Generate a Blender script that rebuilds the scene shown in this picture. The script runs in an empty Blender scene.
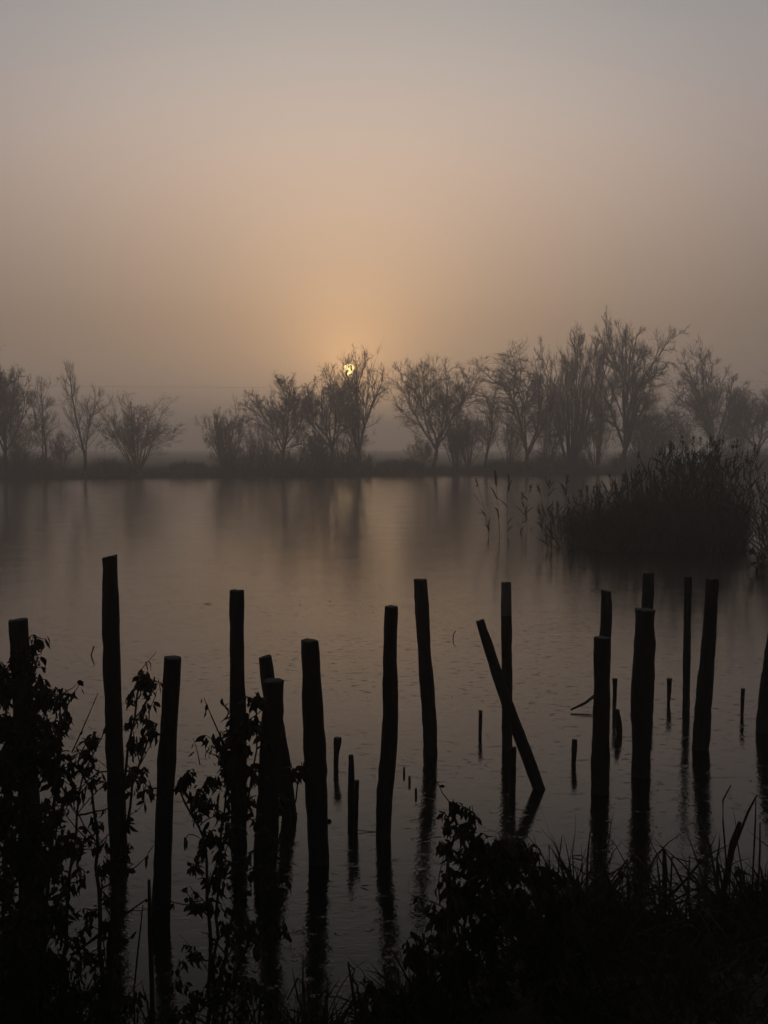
import bpy, math, random
import numpy as np
from mathutils import Vector, Matrix, Euler

R = math.radians
scene = bpy.context.scene
COL = scene.collection

# ------------------------------------------------------------------ camera
F = 1050.0                       # focal length in pixels of the 768 x 1024 frame
CX, CY, HOR = 384.0, 512.0, 448.0
EYE = 2.2                        # metres above the water
PITCH = math.atan((CY - HOR) / F)
cam_d = bpy.data.cameras.new('camera')
cam_d.sensor_fit = 'VERTICAL'
cam_d.sensor_height = 24.0
cam_d.lens = F / 1024.0 * 24.0
cam_d.clip_start = 0.05
cam_d.clip_end = 3000
cam = bpy.data.objects.new('camera', cam_d)
COL.objects.link(cam)
cam.location = (0, 0, EYE)
cam.rotation_euler = (R(90) - PITCH, 0, 0)
scene.camera = cam


def ray(x, y):
    u, v = (x - CX) / F, (CY - y) / F
    return np.array([u, math.cos(PITCH) + v * math.sin(PITCH), -math.sin(PITCH) + v * math.cos(PITCH)])


def on_z(x, y, z=0.0):
    """the place at height z that a sight line from the camera reaches"""
    d = ray(x, y)
    return np.array([0, 0, EYE]) + d * ((z - EYE) / d[2])


def at_depth(x, y, Y):
    d = ray(x, y)
    return np.array([0, 0, EYE]) + d * (Y / d[1])


# ------------------------------------------------------------------ sky, sun, exposure
SUN = Vector(ray(349, 369)).normalized()
SUN_EL = math.asin(SUN.z)
SUN_AZ = math.atan2(SUN.x, SUN.y)

world = bpy.data.worlds.new('World')
scene.world = world
world.use_nodes = True
wn, wl = world.node_tree.nodes, world.node_tree.links
wn.clear()


def wmath(op, a, b=None, clamp=False):
    n = wn.new('ShaderNodeMath')
    n.operation = op
    n.use_clamp = clamp
    for i, v in enumerate((a, b)):
        if v is None:
            continue
        if isinstance(v, (int, float)):
            n.inputs[i].default_value = v
        else:
            wl.new(v, n.inputs[i])
    return n.outputs[0]


def wramp(fac, stops, interp='EASE'):
    n = wn.new('ShaderNodeValToRGB')
    n.color_ramp.interpolation = interp
    el = n.color_ramp.elements
    while len(el) < len(stops):
        el.new(0.5)
    for e, (p, c) in zip(el, stops):
        e.position = p
        e.color = (*c, 1)
    wl.new(fac, n.inputs[0])
    return n.outputs[0]


def wmix(kind, fac, a, b):
    n = wn.new('ShaderNodeMix')
    n.data_type = 'RGBA'
    n.blend_type = kind
    n.clamp_result = False
    for i, v in ((0, fac), (6, a), (7, b)):
        if isinstance(v, (int, float)):
            n.inputs[i].default_value = v
        elif isinstance(v, tuple):
            n.inputs[i].default_value = (*v, 1)
        else:
            wl.new(v, n.inputs[i])
    return n.outputs[2]


tc = wn.new('ShaderNodeTexCoord')
vn = wn.new('ShaderNodeVectorMath'); vn.operation = 'NORMALIZE'
wl.new(tc.outputs['Generated'], vn.inputs[0])
sep = wn.new('ShaderNodeSeparateXYZ')
wl.new(vn.outputs[0], sep.inputs[0])
dot = wn.new('ShaderNodeVectorMath'); dot.operation = 'DOT_PRODUCT'
wl.new(vn.outputs[0], dot.inputs[0])
dot.inputs[1].default_value = SUN
ang = wmath('MULTIPLY', wmath('ARCCOSINE', wmath('MINIMUM', dot.outputs['Value'], 1.0)), 180 / math.pi)   # degrees from the sun
elev = wmath('MULTIPLY', wmath('ARCSINE', sep.outputs[2]), 180 / math.pi)

sky = wn.new('ShaderNodeTexSky')
sky.sky_type = 'NISHITA'
sky.sun_disc = False
sky.sun_elevation = SUN_EL
sky.sun_rotation = SUN_AZ
sky.altitude = 0
sky.air_density = 1.2
sky.dust_density = 6.0
sky.ozone_density = 1.5

# fog bank: dim and mauve low down, warm where the sun stands behind it, grey overhead
fog = wramp(wmath('DIVIDE', elev, 60.0, True), [
    (0.000, (0.320, 0.252, 0.218)),
    (0.066, (0.250, 0.193, 0.162)),
    (0.133, (0.262, 0.205, 0.175)),
    (0.250, (0.385, 0.324, 0.306)),
    (0.366, (0.350, 0.341, 0.353)),
    (0.580, (0.265, 0.260, 0.264)),
    (1.000, (0.225, 0.224, 0.230))], 'CARDINAL')
# forward scattering: the fog is brightest towards the sun and dim on the far side of the sky
side = wramp(wmath('DIVIDE', ang, 180.0, True), [
    (0.00, (1.0, 1.0, 1.0)), (0.09, (1.0, 1.0, 1.0)), (0.15, (0.85, 0.86, 0.87)), (0.30, (0.52, 0.53, 0.55)),
    (0.50, (0.26, 0.27, 0.29)), (1.0, (0.18, 0.19, 0.21))], 'EASE')
fogc = wmix('MULTIPLY', 1.0, fog, side)
glow = wmath('MULTIPLY', wmath('POWER', math.e, wmath('MULTIPLY', ang, -1 / 10.0)), 2.55)
fogc = wmix('MULTIPLY', 1.0, fogc, wmix('ADD', 1.0, (1.0, 1.0, 1.0), wmix('MULTIPLY', 1.0, glow, (1.0, 0.77, 0.44))))
halo = wmath('POWER', math.e, wmath('MULTIPLY', ang, -1 / 2.3))
fogc = wmix('ADD', 1.0, fogc, wmix('MULTIPLY', 1.0, halo, (0.95, 0.47, 0.12)))
# the sun's disc itself, seen through the fog
disc = wn.new('ShaderNodeMapRange')
disc.interpolation_type = 'SMOOTHSTEP'
wl.new(ang, disc.inputs[0])
disc.inputs[1].default_value = 0.315
disc.inputs[2].default_value = 0.235
fogc = wmix('ADD', 1.0, fogc, wmix('MULTIPLY', 1.0, disc.outputs[0], (9.0, 6.6, 2.2)))
bg_fog = wn.new('ShaderNodeBackground')
wl.new(fogc, bg_fog.inputs[0])
bg_fog.inputs[1].default_value = 1.0
bg_sky = wn.new('ShaderNodeBackground')
wl.new(sky.outputs[0], bg_sky.inputs[0])
bg_sky.inputs[1].default_value = 0.05
ms = wn.new('ShaderNodeMixShader')
ms.inputs[0].default_value = 0.94          # how much of the clear sky the fog covers
wl.new(bg_sky.outputs[0], ms.inputs[1])
wl.new(bg_fog.outputs[0], ms.inputs[2])
wo = wn.new('ShaderNodeOutputWorld')
wl.new(ms.outputs[0], wo.inputs[0])

sun_d = bpy.data.lights.new('sun', 'SUN')
sun_d.energy = 0.004
sun_d.angle = R(2.0)
sun_d.color = (1.0, 0.70, 0.38)
sun = bpy.data.objects.new('sun', sun_d)
COL.objects.link(sun)
sun.rotation_euler = SUN.to_track_quat('Z', 'Y').to_euler()

vs = scene.view_settings
vs.view_transform = 'Standard'
vs.look = 'None'
vs.exposure = 0.0
vs.gamma = 1.0
vs.use_curve_mapping = False
scene.render.engine = 'CYCLES'
scene.cycles.use_denoising = True
scene.cycles.max_bounces = 6
scene.cycles.diffuse_bounces = 2
scene.cycles.glossy_bounces = 3
scene.cycles.volume_bounces = 2
scene.cycles.caustics_reflective = False
scene.cycles.caustics_refractive = False

rng = np.random.default_rng(7)
random.seed(7)


# ------------------------------------------------------------------ helpers
def unit(v):
    return v / np.maximum(np.linalg.norm(v, axis=-1, keepdims=True), 1e-9)


def make_mesh(name, verts, tris, smooth=True):
    verts = np.asarray(verts, np.float32).reshape(-1, 3)
    tris = np.asarray(tris, np.int32).reshape(-1, 3)
    me = bpy.data.meshes.new(name)
    me.vertices.add(len(verts))
    me.vertices.foreach_set('co', verts.ravel())
    me.loops.add(tris.size)
    me.loops.foreach_set('vertex_index', tris.ravel())
    me.polygons.add(len(tris))
    me.polygons.foreach_set('loop_start', np.arange(0, tris.size, 3, dtype=np.int32))
    me.polygons.foreach_set('use_smooth', np.full(len(tris), smooth))
    me.update()
    me.validate()
    return me


def merge(parts):
    V, T, o = [], [], 0
    for v, t in parts:
        V.append(v.reshape(-1, 3)); T.append(t.reshape(-1, 3) + o); o += len(V[-1])
    return np.concatenate(V), np.concatenate(T)


def tubes(P, Rd, S=5, cap=True):
    """P (n,K,3) centre lines, Rd (n,K) radii: n tubes of S sides"""
    P = np.asarray(P, float); Rd = np.asarray(Rd, float)
    n, K, _ = P.shape
    T = unit(np.gradient(P, axis=1))
    ref = np.where(np.abs(T[:, :1, 2:3]) > 0.9, np.array([1.0, 0, 0]), np.array([0, 0, 1.0]))
    A = unit(np.cross(T, np.broadcast_to(ref, T.shape)))
    B = np.cross(T, A)
    th = np.arange(S) * 2 * math.pi / S
    V = P[:, :, None] + Rd[:, :, None, None] * (A[:, :, None] * np.cos(th)[:, None] + B[:, :, None] * np.sin(th)[:, None])
    V = V.reshape(-1, 3)
    i = np.arange(S); j = (i + 1) % S
    k = np.arange(K - 1)
    a = (k[:, None] * S + i); b = (k[:, None] * S + j); c = b + S; d = a + S
    q = np.stack([np.stack([a, b, c], -1), np.stack([a, c, d], -1)], 2).reshape(-1, 3)
    if cap:
        t = np.arange(1, S - 1)
        e = (K - 1) * S
        q = np.concatenate([q, np.stack([e + 0 * t, e + t, e + t + 1], -1)])
    Q = (q[None] + (np.arange(n) * K * S)[:, None, None]).reshape(-1, 3)
    return V, Q


def ribbons(P, W, side=None):
    """flat tapering blades along P (n,K,3) of half width W (n,K)"""
    n, K, _ = P.shape
    T = unit(np.gradient(P, axis=1))
    if side is None:
        side = unit(np.cross(T, unit(rng.normal(size=(n, 1, 3)))))
    V = np.stack([P - side * W[..., None], P + side * W[..., None]], 2).reshape(-1, 3)
    k = np.arange(K - 1) * 2
    q = np.concatenate([np.stack([k, k + 1, k + 3], -1), np.stack([k, k + 3, k + 2], -1)])
    Q = (q[None] + (np.arange(n) * K * 2)[:, None, None]).reshape(-1, 3)
    return V, Q


def grow(p0, d0, L, K=5, wig=0.15, up=0.0, rg=None):
    rg = rg or rng
    n = len(p0)
    P = np.empty((n, K, 3)); P[:, 0] = p0
    d = unit(d0)
    for k in range(1, K):
        d = unit(d + rg.normal(size=(n, 3)) * wig + np.array([0, 0, 1.0]) * up)
        P[:, k] = P[:, k - 1] + d * (L / (K - 1))[:, None]
    return P


def sample(P, t):
    """points and tangents on polylines P[n] at t[n] in 0..1"""
    K = P.shape[1]
    f = np.clip(t, 0, 0.999) * (K - 1)
    i = f.astype(int); fr = (f - i)[:, None]
    r = np.arange(len(P))
    a, b = P[r, i], P[r, i + 1]
    return a + (b - a) * fr, unit(b - a)


def side_dirs(T, amin, amax, rg=None):
    rg = rg or rng
    perp = unit(np.cross(T, unit(rg.normal(size=T.shape))))
    a = rg.uniform(amin, amax, len(T))[:, None]
    return T * np.cos(a) + perp * np.sin(a)


def link(name, me, m, parent=None):
    o = bpy.data.objects.new(name, me)
    COL.objects.link(o)
    if m is not None and not me.materials:
        me.materials.append(m)
    if parent is not None:
        o.parent = parent
    return o


def tag(o, label=None, cat=None, group=None, kind=None):
    for k, v in (('label', label), ('category', cat), ('group', group), ('kind', kind)):
        if v:
            o[k] = v
    return o


def empty(name, loc, label, cat, group=None):
    o = bpy.data.objects.new(name, None)
    o.empty_display_size = 0.1
    COL.objects.link(o)
    o.location = loc
    return tag(o, label, cat, group)


def part(name, vt, m, parent, smooth=True):
    """a part given in world coordinates, moved into its thing's frame"""
    v, t = vt
    return link(name, make_mesh(name, np.asarray(v).reshape(-1, 3) - np.array(parent.location), t, smooth), m, parent)


def material(name, c1, c2, scale=6.0, rough=0.85, bump=0.0, bscale=None, stretch=(1, 1, 1), spec=0.3, translucent=0.0):
    m = bpy.data.materials.new(name)
    m.use_nodes = True
    nt = m.node_tree
    b = nt.nodes['Principled BSDF']
    co = nt.nodes.new('ShaderNodeTexCoord')
    mp = nt.nodes.new('ShaderNodeMapping')
    mp.inputs['Scale'].default_value = stretch
    nt.links.new(co.outputs['Object'], mp.inputs[0])
    nz = nt.nodes.new('ShaderNodeTexNoise')
    nz.inputs['Scale'].default_value = scale
    nz.inputs['Detail'].default_value = 6
    nt.links.new(mp.outputs[0], nz.inputs['Vector'])
    cr = nt.nodes.new('ShaderNodeValToRGB')
    cr.color_ramp.elements[0].position = 0.32
    cr.color_ramp.elements[0].color = (*c1, 1)
    cr.color_ramp.elements[1].position = 0.7
    cr.color_ramp.elements[1].color = (*c2, 1)
    nt.links.new(nz.outputs[0], cr.inputs[0])
    nt.links.new(cr.outputs[0], b.inputs['Base Color'])
    b.inputs['Roughness'].default_value = rough
    b.inputs['Specular IOR Level'].default_value = spec
    if bump:
        n2 = nt.nodes.new('ShaderNodeTexNoise')
        n2.inputs['Scale'].default_value = bscale or scale * 4
        n2.inputs['Detail'].default_value = 5
        nt.links.new(mp.outputs[0], n2.inputs['Vector'])
        bp = nt.nodes.new('ShaderNodeBump')
        bp.inputs['Strength'].default_value = bump
        bp.inputs['Distance'].default_value = 0.02
        nt.links.new(n2.outputs[0], bp.inputs['Height'])
        nt.links.new(bp.outputs[0], b.inputs['Normal'])
    if translucent:
        out = nt.nodes['Material Output']
        tr = nt.nodes.new('ShaderNodeBsdfTranslucent')
        nt.links.new(cr.outputs[0], tr.inputs[0])
        mx = nt.nodes.new('ShaderNodeMixShader')
        mx.inputs[0].default_value = translucent
        nt.links.new(b.outputs[0], mx.inputs[1])
        nt.links.new(tr.outputs[0], mx.inputs[2])
        nt.links.new(mx.outputs[0], out.inputs['Surface'])
    return m


M = {
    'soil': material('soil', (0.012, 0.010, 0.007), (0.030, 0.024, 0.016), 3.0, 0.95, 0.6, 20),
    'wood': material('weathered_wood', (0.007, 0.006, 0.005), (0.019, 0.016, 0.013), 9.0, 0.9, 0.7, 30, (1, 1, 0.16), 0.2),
    'wood_end': material('cut_wood_end', (0.035, 0.030, 0.025), (0.075, 0.065, 0.053), 25.0, 0.9, 0.4, 60, (1, 1, 1), 0.2),
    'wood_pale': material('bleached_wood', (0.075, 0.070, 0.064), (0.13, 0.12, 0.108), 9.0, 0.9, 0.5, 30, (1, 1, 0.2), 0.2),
    'bark': material('bark', (0.040, 0.032, 0.025), (0.075, 0.062, 0.048), 5.0, 0.95, 0.5, 14, (1, 1, 0.3), 0.1),
    'twig': material('twig', (0.045, 0.033, 0.025), (0.080, 0.060, 0.045), 3.0, 0.95, 0, None, (1, 1, 1), 0.1),
    'dead_leaf': material('dead_leaf', (0.055, 0.040, 0.022), (0.095, 0.065, 0.032), 4.0, 0.85, 0, None, (1, 1, 1), 0.15, 0.25),
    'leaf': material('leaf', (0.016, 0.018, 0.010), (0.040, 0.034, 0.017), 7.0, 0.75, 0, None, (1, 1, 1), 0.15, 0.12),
    'shrub_twig': material('shrub_twig', (0.025, 0.018, 0.013), (0.050, 0.036, 0.026), 8.0, 0.9, 0.3, 40, (1, 1, 1), 0.15),
    'reed': material('reed_stem', (0.026, 0.021, 0.014), (0.060, 0.049, 0.032), 3.0, 0.85, 0, None, (1, 1, 1), 0.15, 0.1),
    'plume': material('reed_plume', (0.040, 0.030, 0.024), (0.075, 0.058, 0.045), 6.0, 0.95, 0, None, (1, 1, 1), 0.1, 0.15),
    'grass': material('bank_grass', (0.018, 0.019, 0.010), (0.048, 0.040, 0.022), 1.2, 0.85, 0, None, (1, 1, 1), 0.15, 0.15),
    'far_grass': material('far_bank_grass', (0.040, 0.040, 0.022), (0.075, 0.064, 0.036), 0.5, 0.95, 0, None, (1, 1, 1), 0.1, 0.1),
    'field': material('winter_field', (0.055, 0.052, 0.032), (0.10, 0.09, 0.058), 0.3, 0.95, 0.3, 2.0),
    'metal': material('wire_metal', (0.05, 0.05, 0.05), (0.08, 0.08, 0.08), 3.0, 0.6),
}

# water: dark, almost still, with a fine skin of ripples and drifting film
wm = bpy.data.materials.new('lake_water')
wm.use_nodes = True
nt = wm.node_tree
b = nt.nodes['Principled BSDF']
b.inputs['Base Color'].default_value = (0.005, 0.005, 0.004, 1)
b.inputs['IOR'].default_value = 1.25
b.inputs['Specular Tint'].default_value = (1.0, 0.95, 0.86, 1)     # warm tint put into the water's reflections
b.inputs['Specular IOR Level'].default_value = 0.5
co = nt.nodes.new('ShaderNodeTexCoord')


def wnoise(scale, stretch, detail=3.0, rough=0.5):
    mp = nt.nodes.new('ShaderNodeMapping')
    mp.inputs['Scale'].default_value = stretch
    nt.links.new(co.outputs['Object'], mp.inputs[0])
    n = nt.nodes.new('ShaderNodeTexNoise')
    n.inputs['Scale'].default_value = scale
    n.inputs['Detail'].default_value = detail
    n.inputs['Roughness'].default_value = rough
    nt.links.new(mp.outputs[0], n.inputs['Vector'])
    return n.outputs[0]


def wbump(h, strength, dist, prev=None):
    bp = nt.nodes.new('ShaderNodeBump')
    bp.inputs['Strength'].default_value = strength
    bp.inputs['Distance'].default_value = dist
    nt.links.new(h, bp.inputs['Height'])
    if prev is not None:
        nt.links.new(prev, bp.inputs['Normal'])
    return bp.outputs[0]


nrm = wbump(wnoise(0.9, (1, 1, 1), 2), 1.0, 0.003)
nrm = wbump(wnoise(7.0, (0.9, 1, 1), 4, 0.6), 1.0, 0.0017, nrm)
nrm = wbump(wnoise(40.0, (0.8, 1, 1), 3), 1.0, 0.0008, nrm)
dent = nt.nodes.new('ShaderNodeMapRange')         # scattered small dimples in the surface film
nt.links.new(wnoise(15.0, (0.6, 1.0, 1), 4, 0.6), dent.inputs[0])
dent.inputs[1].default_value = 0.60
dent.inputs[2].default_value = 0.72
slick = nt.nodes.new('ShaderNodeMapRange')        # calm slicks between ruffled patches
nt.links.new(wnoise(0.55, (0.6, 1.2, 1), 3), slick.inputs[0])
slick.inputs[1].default_value = 0.30
slick.inputs[2].default_value = 0.56
mul = nt.nodes.new('ShaderNodeMath'); mul.operation = 'MULTIPLY'
nt.links.new(dent.outputs[0], mul.inputs[0])
nt.links.new(slick.outputs[0], mul.inputs[1])
nrm = wbump(mul.outputs[0], 1.0, 0.0022, nrm)
nt.links.new(nrm, b.inputs['Normal'])
rr = nt.nodes.new('ShaderNodeMapRange')
nt.links.new(wnoise(1.7, (0.35, 1, 1), 5, 0.65), rr.inputs[0])
rr.inputs[1].default_value = 0.35
rr.inputs[2].default_value = 0.7
rr.inputs[3].default_value = 0.06
rr.inputs[4].default_value = 0.13
sp_ = nt.nodes.new('ShaderNodeSeparateXYZ')
nt.links.new(co.outputs['Object'], sp_.inputs[0])
ruf = nt.nodes.new('ShaderNodeMapRange')          # the breeze ruffles the open far side of the lake
nt.links.new(sp_.outputs[1], ruf.inputs[0])
for k_, v_ in ((1, 6.0), (2, 45.0), (3, 0.0), (4, 0.045)):
    ruf.inputs[k_].default_value = v_
ad_ = nt.nodes.new('ShaderNodeMath')
nt.links.new(rr.outputs[0], ad_.inputs[0])
nt.links.new(ruf.outputs[0], ad_.inputs[1])
nt.links.new(ad_.outputs[0], b.inputs['Roughness'])
M['water'] = wm


# ------------------------------------------------------------------ terrain and water
def lerp(x, xs, ys):
    return np.interp(x, xs, ys)


def shore_near(x):
    return lerp(x, [-60, -8, -2.5, -0.6, 0.1, 0.9, 2.2, 6, 60], [9, 5.5, 4.1, 3.8, 4.0, 4.7, 5.1, 6.5, 14]) + 0.10 * np.sin(x * 3.1) + 0.06 * np.sin(x * 7.7 + 1)


def shore_far(x):
    return lerp(x, [-200, -30, 0, 36, 200], [58, 73, 82.5, 92, 120]) + 0.5 * np.sin(x * 0.31) + 0.25 * np.sin(x * 0.83 + 2)


def ground_z(x, y):
    x = np.asarray(x, float); y = np.asarray(y, float)
    dn = shore_near(x) - y          # > 0 on the near bank
    df = y - shore_far(x)           # > 0 on the far bank
    ds = np.abs(x) - 170            # > 0 beyond the lake's sides
    zn = np.where(dn > 0, 1.05 * (1 - np.exp(-dn * 0.30)), np.maximum(dn * 0.55, -0.9))
    zf = np.where(df > 0, 0.60 * (1 - np.exp(-df * 0.9)), np.maximum(df * 0.5, -0.9))
    zs = np.where(ds > 0, 0.9 * (1 - np.exp(-ds * 0.3)), np.maximum(ds * 0.4, -0.9))
    z = np.maximum(np.maximum(zn, zf), zs)
    bumps = 0.05 * np.sin(x * 2.3 + y * 1.7) + 0.04 * np.sin(x * 5.1 - y * 3.3) + 0.03 * np.sin(y * 9.1 + x * 1.3)
    return z + np.where(z > 0.03, bumps * np.clip(z * 3, 0, 1), 0)


xs = np.unique(np.concatenate([np.linspace(-600, -60, 40), np.linspace(-60, -8, 80), np.linspace(-8, 8, 160), np.linspace(8, 60, 80), np.linspace(60, 600, 40)]))
ys = np.unique(np.concatenate([np.linspace(-60, -3, 20), np.linspace(-3, 8, 110), np.linspace(8, 64, 25), np.linspace(64, 105, 120), np.linspace(105, 600, 60)]))
gx, gy = np.meshgrid(xs, ys)
gv = np.stack([gx, gy, ground_z(gx, gy)], -1).reshape(-1, 3)
nx, ny = len(xs), len(ys)
ii, jj = np.meshgrid(np.arange(nx - 1), np.arange(ny - 1))
a = (jj * nx + ii).ravel()
gt = np.concatenate([np.stack([a, a + 1, a + nx + 1], -1), np.stack([a, a + nx + 1, a + nx], -1)])
gm = make_mesh('ground', gv, gt)
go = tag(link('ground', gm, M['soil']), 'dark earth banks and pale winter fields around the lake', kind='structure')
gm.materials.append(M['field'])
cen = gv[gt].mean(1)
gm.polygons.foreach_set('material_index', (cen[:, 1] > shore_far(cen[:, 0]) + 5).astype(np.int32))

wx = np.linspace(-185, 185, 2); wy = np.linspace(1.5, 130, 2)
wv = np.array([[-185, 1.5, 0], [185, 1.5, 0], [185, 130, 0], [-185, 130, 0]], float)
tag(link('water', make_mesh('water', wv, [[0, 1, 2], [0, 2, 3]]), M['water']), 'still dusky lake reflecting the misty sky', kind='structure')


# ------------------------------------------------------------------ wooden posts
def post_shape(ctrl, base_y, top_tilt=0.0, sides=16, seed=0, point=False, lean_y=0.0):
    """ctrl: (x, y, width) in the photograph from the top down; base_y: where it meets the water"""
    rg = np.random.default_rng(seed)
    if 20 < seed < 40:
        ctrl = [(x, y, w * 1.2) for x, y, w in ctrl]
    bx = np.interp(base_y, [c[1] for c in ctrl], [c[0] for c in ctrl])
    g = on_z(bx, base_y)
    Y = g[1]
    pts, rad = [], []
    for (x, y, w) in ctrl:
        p = at_depth(x, y, Y)
        depth = Y / ray(x, y)[1]
        p[1] += lean_y * max(p[2], 0)
        pts.append(p); rad.append(w / 2 * depth / F)
    pts = np.array(pts); rad = np.array(rad)
    d = pts[-1] - pts[-2]
    d = d / -d[2] if d[2] < -1e-3 else np.array([0, 0, -1.0])
    ext = pts[-1] + d * (pts[-1][2] + 0.95)
    pts = np.vstack([pts, ext]); rad = np.append(rad, rad[-1])
    s = np.concatenate([[0], np.cumsum(np.linalg.norm(np.diff(pts, axis=0), axis=1))])
    K = 38
    t = np.linspace(0, s[-1], K)
    # smooth interpolation
    def interp(v):
        lin = np.interp(t, s, v)
        ker = np.array([1, 2, 3, 2, 1]) / 9
        pad = np.concatenate([[2 * lin[0] - lin[2], 2 * lin[0] - lin[1]], lin, [2 * lin[-1] - lin[-2], 2 * lin[-1] - lin[-3]]])
        return np.convolve(pad, ker, 'valid')
    P = np.stack([interp(pts[:, k]) for k in range(3)], -1)
    rr_ = np.convolve(np.pad(np.interp(t, s, rad), 1, 'edge'), [0.25, 0.5, 0.25], 'valid')
    rr_ *= 1 + 0.055 * np.convolve(rg.normal(size=K + 2), [0.3, 0.4, 0.3], 'valid')
    th = np.arange(sides) * 2 * math.pi / sides
    lob = 1 + 0.05 * np.sin(2 * th + rg.uniform(0, 6)) + 0.04 * np.sin(3 * th + rg.uniform(0, 6))
    V = np.empty((K, sides, 3))
    if point:
        rr_[0] *= 0.18; rr_[1] *= 0.78
    for k in range(K):
        r = rr_[k] * lob * (1 + 0.032 * rg.normal(size=sides))
        V[k, :, 0] = P[k, 0] + r * np.cos(th)
        V[k, :, 1] = P[k, 1] + r * np.sin(th)
        V[k, :, 2] = P[k, 2]
    V[0, :, 2] += top_tilt * (V[0, :, 0] - P[0, 0]) + rg.normal(size=sides) * rr_[0] * 0.05
    V[1, :, 2] = np.minimum(V[1, :, 2], V[0, :, 2] - 0.012)
    return V, g


def post_tris(K, S):
    i = np.arange(S); j = (i + 1) % S
    k = np.arange(K - 1)
    a = (k[:, None] * S + i); b_ = (k[:, None] * S + j); c = b_ + S; d = a + S
    return np.stack([np.stack([a, c, b_], -1), np.stack([a, d, c], -1)], 2).reshape(-1, 3)


def cut_end(V):
    """sawn top: a disc a little proud of the shaft with a worn rim"""
    S = V.shape[1]
    c = V[0].mean(0)
    rim = c + (V[0] - c) * 0.985
    mid = c + (V[0] - c) * 0.86 + np.array([0, 0, 0.005])
    low = V[0] + np.array([0, 0, -0.006])
    low = c + (low - c) * 0.985
    vv = np.concatenate([low, rim + np.array([0, 0, 0.003]), mid, [c + np.array([0, 0, 0.004])]])
    i = np.arange(S); j = (i + 1) % S
    T = [np.stack([i, j, j + S], -1), np.stack([i, j + S, i + S], -1),
         np.stack([i + S, j + S, j + 2 * S], -1), np.stack([i + S, j + 2 * S, i + 2 * S], -1),
         np.stack([i + 2 * S, j + 2 * S, 0 * i + 3 * S], -1)]
    return vv, np.concatenate(T)


def post(name, label, ctrl, base_y, group='old posts standing in the lake', cat='post', seed=0, tilt=0.0, point=False, pale=0, sides=16, lean_y=0.0):
    V, g = post_shape(ctrl, base_y, tilt, sides, seed, point, lean_y)
    o = empty(name, (g[0], g[1], 0), label, cat, group)
    K = V.shape[0]
    if pale:
        part('shaft', (V[pale:].reshape(-1, 3), post_tris(K - pale, sides)), M['wood'], o)
        p = part('top_section', (V[:pale + 1].reshape(-1, 3), post_tris(pale + 1, sides)), M['wood_pale'], o)
        p['label'] = 'paler bleached top of the post'
    else:
        part('shaft', (V.reshape(-1, 3), post_tris(K, sides)), M['wood'], o)
    if not point:
        part('cut_end', cut_end(V), M['wood_end'], o)
    return o


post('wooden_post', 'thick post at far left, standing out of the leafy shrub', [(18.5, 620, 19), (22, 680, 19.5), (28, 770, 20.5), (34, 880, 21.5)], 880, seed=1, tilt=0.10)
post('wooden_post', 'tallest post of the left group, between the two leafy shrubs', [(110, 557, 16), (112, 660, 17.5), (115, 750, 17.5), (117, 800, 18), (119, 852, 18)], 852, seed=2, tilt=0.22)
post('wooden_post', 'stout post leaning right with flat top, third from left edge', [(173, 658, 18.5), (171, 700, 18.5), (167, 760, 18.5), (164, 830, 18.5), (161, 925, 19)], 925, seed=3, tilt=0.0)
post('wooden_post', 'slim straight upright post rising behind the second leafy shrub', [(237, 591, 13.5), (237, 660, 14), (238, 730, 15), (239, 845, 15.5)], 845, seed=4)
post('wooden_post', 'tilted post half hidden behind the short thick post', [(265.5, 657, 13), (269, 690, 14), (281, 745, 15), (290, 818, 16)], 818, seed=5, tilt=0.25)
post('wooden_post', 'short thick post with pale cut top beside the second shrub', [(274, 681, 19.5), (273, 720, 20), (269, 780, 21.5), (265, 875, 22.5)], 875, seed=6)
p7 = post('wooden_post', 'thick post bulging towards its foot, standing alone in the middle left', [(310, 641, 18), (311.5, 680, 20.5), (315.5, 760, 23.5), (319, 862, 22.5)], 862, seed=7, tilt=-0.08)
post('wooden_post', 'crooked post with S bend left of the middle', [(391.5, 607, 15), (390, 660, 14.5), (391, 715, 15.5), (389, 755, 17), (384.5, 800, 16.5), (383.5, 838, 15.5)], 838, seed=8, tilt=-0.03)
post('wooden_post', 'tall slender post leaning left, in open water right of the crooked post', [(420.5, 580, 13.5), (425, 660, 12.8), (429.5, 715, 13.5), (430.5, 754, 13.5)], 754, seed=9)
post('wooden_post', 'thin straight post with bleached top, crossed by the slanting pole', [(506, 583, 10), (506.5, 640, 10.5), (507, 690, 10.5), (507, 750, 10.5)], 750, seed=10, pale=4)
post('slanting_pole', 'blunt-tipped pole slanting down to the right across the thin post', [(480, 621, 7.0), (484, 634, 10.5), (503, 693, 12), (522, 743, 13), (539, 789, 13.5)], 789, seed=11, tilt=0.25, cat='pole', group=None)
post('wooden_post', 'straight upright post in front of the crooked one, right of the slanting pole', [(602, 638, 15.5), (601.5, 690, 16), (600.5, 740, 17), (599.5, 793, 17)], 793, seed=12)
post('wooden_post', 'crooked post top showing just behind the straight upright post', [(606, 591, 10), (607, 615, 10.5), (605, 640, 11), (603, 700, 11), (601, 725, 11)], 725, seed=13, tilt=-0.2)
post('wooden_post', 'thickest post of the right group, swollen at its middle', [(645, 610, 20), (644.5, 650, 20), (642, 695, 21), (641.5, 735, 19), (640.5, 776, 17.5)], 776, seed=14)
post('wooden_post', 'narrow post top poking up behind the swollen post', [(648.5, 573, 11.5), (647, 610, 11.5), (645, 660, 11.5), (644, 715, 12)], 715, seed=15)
post('wooden_post', 'thinnest dark upright post between the swollen and the tilted post', [(688, 577, 7), (687, 640, 7.5), (686, 710, 7.5)], 710, seed=16)
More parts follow.
